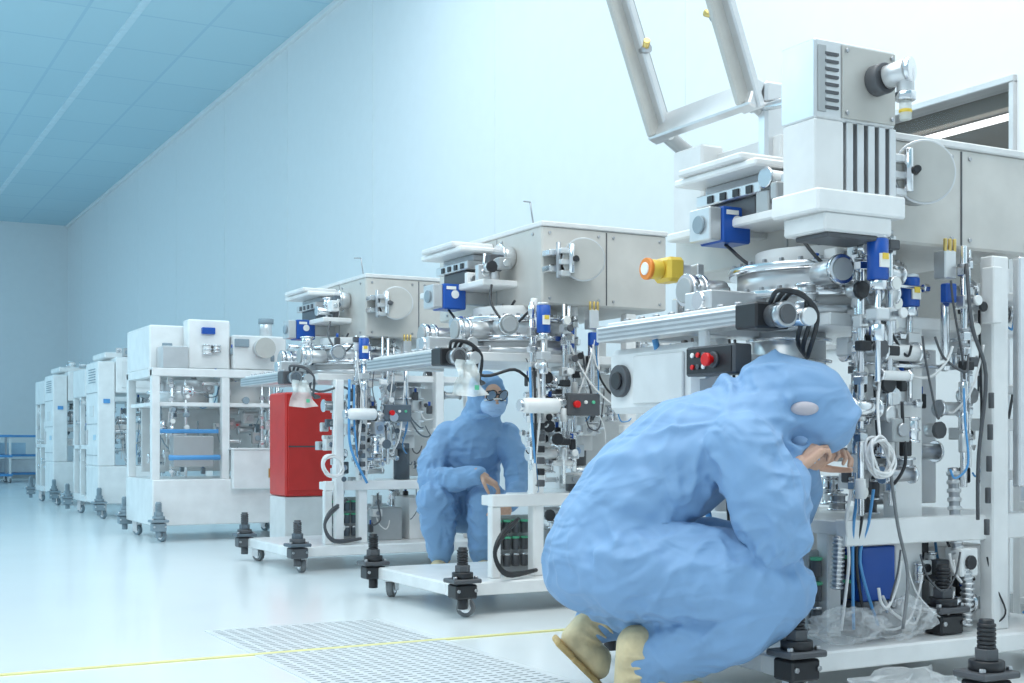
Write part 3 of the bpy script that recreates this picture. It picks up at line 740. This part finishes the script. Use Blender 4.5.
def hand(name,parent,W,F,N,S,curl=(15,40,35),mt='skin',sc=1.0,spread=.0):
    W=V(W);F=V(F).normalized();N=V(N);N=(N-F*N.dot(F)).normalized();S2=V(S);S2=S2-F*S2.dot(F)-N*S2.dot(N);S2.normalize()
    p=PB()
    def P(f,n,s): return W+(F*f+N*n+S2*s)*sc
    p.hull((P(-.03,0,0),.026*sc),(P(.02,0,0),.026*sc),mt)
    for s in(-.028,-.010,.010,.028): p.hull((P(.01,0,s*.6),.017*sc),(P(.085-abs(s)*.15,0,s),.0125*sc),mt)
    p.hull((P(.02,.004,.0),.02*sc),(P(.07,.002,0),.017*sc),mt)
    for i,(s,L) in enumerate(((.030,.072),(.010,.080),(-.010,.074),(-.029,.058))):
        pos=P(.087-abs(s)*.15,0,s); a=0; r=.0092-.0004*i
        for k,(fr,c) in enumerate(zip((.44,.31,.25),curl)):
            a+=math.radians(c+4*i); d=F*math.cos(a)+N*math.sin(a)+S2*spread*(1.5-i)
            q=pos+d.normalized()*L*fr*sc; p.hull((pos,r*sc),(q,r*.9*sc),mt,10,6); pos=q; r*=.9
    pos=P(.02,.006,.028)
    for d,L,r in((F*.6+S2*.75+N*.25,.042,.0125),(F*.85+S2*.35+N*.45,.032,.0105),(F*.9+S2*.05+N*.5,.026,.009)):
        q=pos+d.normalized()*L*sc; p.hull((pos,r*sc),(q,r*.88*sc),mt,10,6); pos=q
    o=p.done(name,parent)
    r=o.modifiers.new('fuse','REMESH'); r.mode='VOXEL'; r.voxel_size=.0028; r.use_smooth_shade=True
    s=o.modifiers.new('soft','SMOOTH'); s.factor=.5; s.iterations=3
    return o
def head(parent,c,f,up,goggles=True):
    f=V(f).normalized(); up=V(up); up=(up-f*up.dot(f)).normalized(); r=f.cross(up)
    M=Matrix(((r.x,f.x,up.x,c[0]),(r.y,f.y,up.y,c[1]),(r.z,f.z,up.z,c[2]),(0,0,0,1)))
    p=PB()
    p.ell((0,.0,-.012),(.070,.096,.092),'skin',28,18,M=M)
    p.ell((0,.045,-.06),(.05,.052,.05),'skin',20,12,M=M)
    p.ell((0,.102,-.012),(.014,.018,.028),'skin',M=M,n=12,m=8); p.ell((0,.112,-.028),(.017,.014,.012),'skin',M=M,n=12,m=8)
    for s in(-1,1):
        p.ell((s*.031,.083,.012),(.014,.012,.010),'paper',M=M,n=14,m=10); p.ell((s*.031,.0935,.012),(.006,.004,.006),'black_plastic',M=M,n=10,m=8)
        p.ell((s*.070,0,-.01),(.010,.022,.032),'skin',M=M,n=12,m=8)
        p.tube([(s*.015,.095,.034),(s*.032,.090,.038),(s*.05,.078,.032)],.004,'black_plastic',M=M)
    p.tube([(-.022,.098,-.058),(0,.104,-.055),(.022,.098,-.058)],.005,'skin',M=M)
    p.done('face',parent)
    p=PB()
    p.ell((0,.058,-.050),(.074,.072,.062),'mask_cloth',24,14,M=M)
    for z in(-.04,-.055,-.07): p.tube([(-.05,.11,z),(0,.132,z-.004),(.05,.11,z)],.0022,'mask_cloth',M=M)
    p.tube([(-.062,.085,-.016),(-.03,.115,-.004),(0,.130,.002),(.03,.115,-.004),(.062,.085,-.016)],.004,'paper',M=M)
    p.done('face_mask',parent)
    if goggles:
        p=PB()
        for s in(-1,1):
            ctr=V((s*.034,.118,.018))
            ax=V((s*.25,1,0)).normalized()
            p.ring(ctr,ax,.029,.0032,'black_plastic',M=M,sc=(.8,1.1))
            p.cyl(ctr-ax*.004,ctr+ax*.002,.026,'glass_lens',M=M,n=20)
            p.tube([(s*.062,.107,.018),(s*.078,.06,.014),(s*.080,.0,.005)],.004,'black_plastic',M=M)
        p.tube([(-.008,.122,.022),(0,.126,.026),(.008,.122,.022)],.004,'black_plastic',M=M)
        p.done('safety_glasses',parent)
    return M
def boot(p,heel,toe,up):
    heel=V(heel);toe=V(toe);up=V(up).normalized()
    d=(toe-heel); L=d.length; d.normalize(); s=d.cross(up)
    A=heel+d*.05+up*.05; B=heel+d*.14+up*.052; C=toe-d*.04+up*.036
    p.hull((A,.045),(B,.045),'boot_vinyl'); p.hull((B,.046),(C,.036),'boot_vinyl'); p.hull((A,.045),(heel+d*.07+up*.17,.058),'boot_vinyl')
    for k in range(3): p.ring(heel+d*(.065+.006*k)+up*(.085+.03*k),up*1.0+d*.15*(k-1),.050+.004*k,.006,'boot_vinyl',n=18)
    return Matrix(((d.x,s.x,up.x,heel.x),(d.y,s.y,up.y,heel.y),(d.z,s.z,up.z,heel.z),(0,0,0,1)))
def boot_obj(name,parent,heel,toe,up):
    p=PB(); M=boot(p,heel,toe,up); o=p.done(name,parent)
    r=o.modifiers.new('fuse','REMESH'); r.mode='VOXEL'; r.voxel_size=.005; r.use_smooth_shade=True
    s=o.modifiers.new('soft','SMOOTH'); s.iterations=3
    L=(V(toe)-V(heel)).length
    q=PB(); q.bx(.0,L*.36,-.042,.042,-.004,.016,'boot_sole',.008,M); q.bx(L*.34,L*.98,-.046,.046,-.004,.013,'boot_sole',.01,M); q.done(name+'_sole',parent)
R2=lambda a,b:(a*math.cos(-YAW)-b*math.sin(-YAW), a*math.sin(-YAW)+b*math.cos(-YAW))
# --- near technician (faces right)
wx,wy=R2(.60,3.76)
T1=empty('cleanroom_technician',(wx,wy,0),-YAW)
S='suit_fabric'
p=PB()
tor=[((-.345,.02,.405),(.17,.20,.165)),((-.30,.02,.50),(.17,.205,.155)),((-.215,.02,.615),(.17,.21,.16)),((-.09,.02,.715),(.165,.22,.155)),((.02,.02,.765),(.145,.21,.14)),((.09,.01,.79),(.11,.14,.12))]
p.chain(tor,S)
p.hull(((.08,.0,.80),(.11,.12,.12)),((.17,-.02,.85),(.13,.12,.125)),S)
p.hull(((.165,-.02,.865),(.14,.128,.132)),((.245,-.03,.850),(.125,.12,.13)),S)
p.hull(((.245,-.03,.850),(.125,.12,.13)),((.285,-.03,.815),(.105,.11,.11)),S)
p.hull(((.05,-.10,.79),.10),((.12,-.09,.80),.09),S); p.hull(((.05,.12,.79),.10),((.12,.08,.80),.09),S)
p.tube([(.00,-.16,.83),(.02,-.08,.90),(.02,.05,.92),(.02,.16,.86)],.020,S,8); p.tube([(.00,-.16,.83),(.05,-.19,.77),(.12,-.15,.72),(.2,-.12,.71)],.020,S,8)
rt=[((-.28,-.10,.385),.145),((-.05,-.15,.365),.13),((.14,-.15,.34),.105)]
rs=[((.14,-.15,.335),.10),((.02,-.13,.24),.115),((-.14,-.11,.17),.10),((-.22,-.10,.12),.068)]
lt=[((-.28,.14,.385),.135),((-.05,.19,.40),.118),((.16,.21,.40),.095)]
ls=[((.16,.21,.40),.09),((.03,.20,.30),.09),((-.18,.18,.25),.09),((-.345,.16,.20),.066)]
for c in(rt,rs,lt,ls): p.chain(c,S)
p.hull(((-.30,.0,.33),(.13,.15,.11)),((-.10,.02,.31),(.12,.14,.10)),S)
p.hull(((-.22,.02,.27),(.12,.15,.09)),((-.02,-.05,.26),(.10,.12,.09)),S)
ra=[((.035,-.17,.735),.108),((.09,-.215,.60),.098),((.13,-.225,.485),.085)]
rf=[((.13,-.225,.485),.083),((.155,-.18,.57),.068),((.175,-.15,.645),.048)]
la=[((.06,.20,.745),.10),((.18,.25,.62),.085),((.25,.22,.52),.07)]
lf=[((.25,.22,.52),.07),((.28,.14,.60),.055),((.26,.06,.66),.044)]
for c in(ra,rf,la,lf): p.chain(c,S)
p.tube([(.10,-.10,.76),(.14,-.135,.80),(.17,-.150,.86),(.17,-.12,.94),(.15,-.03,1.0)],.011,S,sub=5)
p.tube([(.07,-.12,.74),(.13,-.14,.735),(.20,-.13,.73),(.26,-.09,.735)],.013,S,sub=5)
p.ring((.315,-.03,.778),(.62,0,-.78),.088,.018,S,n=24)
o=p.done('coverall_suit',T1)
bake_cloth(o,.007,[((.01,-.28,.60),.22,2.5),((.17,-.27,.50),.18,2.5),((.16,-.26,.30),.21,2.5),((-.12,-.22,.46),.26,2.7),((-.30,-.18,.30),.24,2.5),((-.18,-.2,.14),.18,2.5),((.03,-.20,.80),.22,2.4),((-.05,-.02,.9),.27,2.4),((-.42,-.05,.55),.27,2.5)],.019,seed=2,it=6)
head(T1,(.235,-.03,.825),(.60,-.02,-.80),(.8,0,.6),False)
p=PB(); p.hull(((.168,-.152,.63),.045),((.182,-.138,.662),.040),S); p.ring((.182,-.138,.658),(.35,.4,.85),.038,.006,S); p.done('cuff',T1)
hand('right_hand',T1,(.188,-.132,.672),(.72,.22,.65),(.55,.5,-.65),(-.3,.9,.1),curl=(25,50,40))
hand('left_hand',T1,(.265,.045,.675),(.75,-.35,.45),(.5,-.6,-.6),(.2,.9,.3),curl=(25,50,40))
p=PB(); p.ell((.215,-.139,.838),(.040,.016,.020),'hood_patch_skin'); p.done('hood_side_patch',T1)  # plain oval standing in for the cheek and ear at the hood
boot_obj('right_boot',T1,(-.32,-.10,.004),(-.04,-.13,.004),(0,0,1))
boot_obj('left_boot',T1,(-.475,.13,.150),(-.335,.16,.008),(.62,0,.78))
# --- far technician (facing the aisle)
wx,wy=R2(-.235,7.25)
T2=empty('cleanroom_technician',(wx,wy,0),-YAW)
p=PB()
tor=[((-.03,.10,.36),(.18,.16,.14)),((-.02,.08,.49),(.18,.15,.13)),((0,.03,.65),(.185,.14,.13)),((.03,-.01,.77),(.185,.12,.10)),((.05,-.02,.83),(.13,.10,.08))]
p.chain(tor,S)
UP=.035
p.hull(((.06,-.03,.82+UP),(.11,.10,.08)),((.09,-.04,.93+UP),(.095,.095,.09)),S)
p.hull(((.095,-.025,.965+UP),(.108,.115,.115)),((.09,-.02,1.0+UP),(.10,.11,.105)),S)
ra=[((-.12,-.0,.77),.085),((-.20,-.06,.64),.080),((-.205,-.14,.53),.074)]
rf=[((-.205,-.14,.53),.074),((-.08,-.27,.545),.062),((.05,-.36,.565),.044)]
la=[((.20,-.0,.765),.083),((.26,-.08,.63),.076),((.26,-.16,.51),.066)]
lf=[((.26,-.16,.51),.06),((.25,-.26,.45),.05),((.22,-.35,.41),.04)]
rt=[((-.12,.08,.34),.12),((-.17,-.10,.40),.11),((-.18,-.24,.43),.092)]
rs=[((-.18,-.24,.43),.09),((-.17,-.18,.28),.088),((-.16,-.12,.13),.070)]
lt=[((.08,.08,.34),.12),((.10,-.10,.40),.108),((.11,-.26,.42),.092)]
ls=[((.11,-.26,.42),.09),((.09,-.20,.28),.088),((.07,-.12,.13),.070)]
for c in(ra,rf,la,lf,rt,rs,lt,ls): p.chain(c,S)
hf=V((.35,-.9,-.18)).normalized(); hc=V((.10,-.035,.968+UP))
p.ring(hc+hf*.065+V((0,0,-.005)),hf,.078,.015,S,sc=(1.0,1.12))
p.hull((hc+hf*.055+V((-.035,-.01,.072)),.036),(hc+hf*.055+V((.035,.01,.072)),.036),S)
p.tube([(.0,-.1,.86+UP),(.06,-.15,.84+UP),(.14,-.13,.86+UP)],.014,S)
o=p.done('coverall_suit',T2)
bake_cloth(o,.008,[((-.14,-.12,.68),.2,2.5),((.2,-.12,.68),.2,2.5),((-.22,-.2,.5),.18,2.5),((-.14,-.3,.35),.22,2.5),((.1,-.3,.36),.22,2.5),((.02,-.15,.5),.24,2.5),((.05,-.13,.83),.2,2.5),((-.15,-.18,.12),.16,2.5)],.018,seed=7,it=4)
head(T2,hc+hf*.036,hf,(0,0,1),True)
hand('right_hand',T2,(.075,-.378,.562),(.85,-.2,-.55),(-.3,.1,-1),(.1,-1,0),curl=(15,25,20))
hand('left_hand',T2,(.212,-.37,.40),(-.3,-.5,-.8),(-.5,.6,0),(-.6,-.6,.2),curl=(15,30,25))
boot_obj('right_boot',T2,(-.15,-.02,.004),(-.18,-.28,.004),(0,0,1))
boot_obj('left_boot',T2,(.06,-.02,.004),(.10,-.28,.004),(0,0,1))
# ------------------------------------------------------------------ lights
def area(name,loc,rot,sx,sy,col,e):
    L=bpy.data.lights.new(name,'AREA'); L.shape='RECTANGLE'; L.size=sx; L.size_y=sy; L.color=col; L.energy=e
    o=bpy.data.objects.new(name,L); o.location=loc; o.rotation_euler=rot; scene.collection.objects.link(o); return o
area('ceiling_light_1',(2.6,3.0,4.9),(0,0,0),3.2,4.5,(1,.97,.93),160)
area('ceiling_light_2',(-1.5,2.0,4.9),(0,0,0),4,5,(1,.98,.95),150)
area('ceiling_light_3',(2.2,8.2,4.9),(0,0,0),3,3,(.86,.95,1),80)
area('blue_fill_4',(-3,11,4.9),(0,0,0),4,4,(.62,.88,1),230)  # added blue fill, tints the left side of the room
area('blue_fill_5',(-4,19.5,4.9),(0,0,0),4,6,(.50,.82,1),310)  # second added blue fill, deepens the tint towards the far end
w=bpy.data.worlds.new('world'); scene.world=w; w.use_nodes=True
bg=w.node_tree.nodes['Background']; bg.inputs['Color'].default_value=(.71,.88,1,1); bg.inputs['Strength'].default_value=.81
# ------------------------------------------------------------------ camera
c=bpy.data.cameras.new('camera'); c.sensor_width=36; c.lens=1300*36/1024; c.shift_y=98.5/1024
co=bpy.data.objects.new('camera',c); co.location=(0,0,.75); co.rotation_euler=(math.radians(90),0,-YAW)
scene.collection.objects.link(co); scene.camera=co
scene.view_settings.view_transform='Standard'
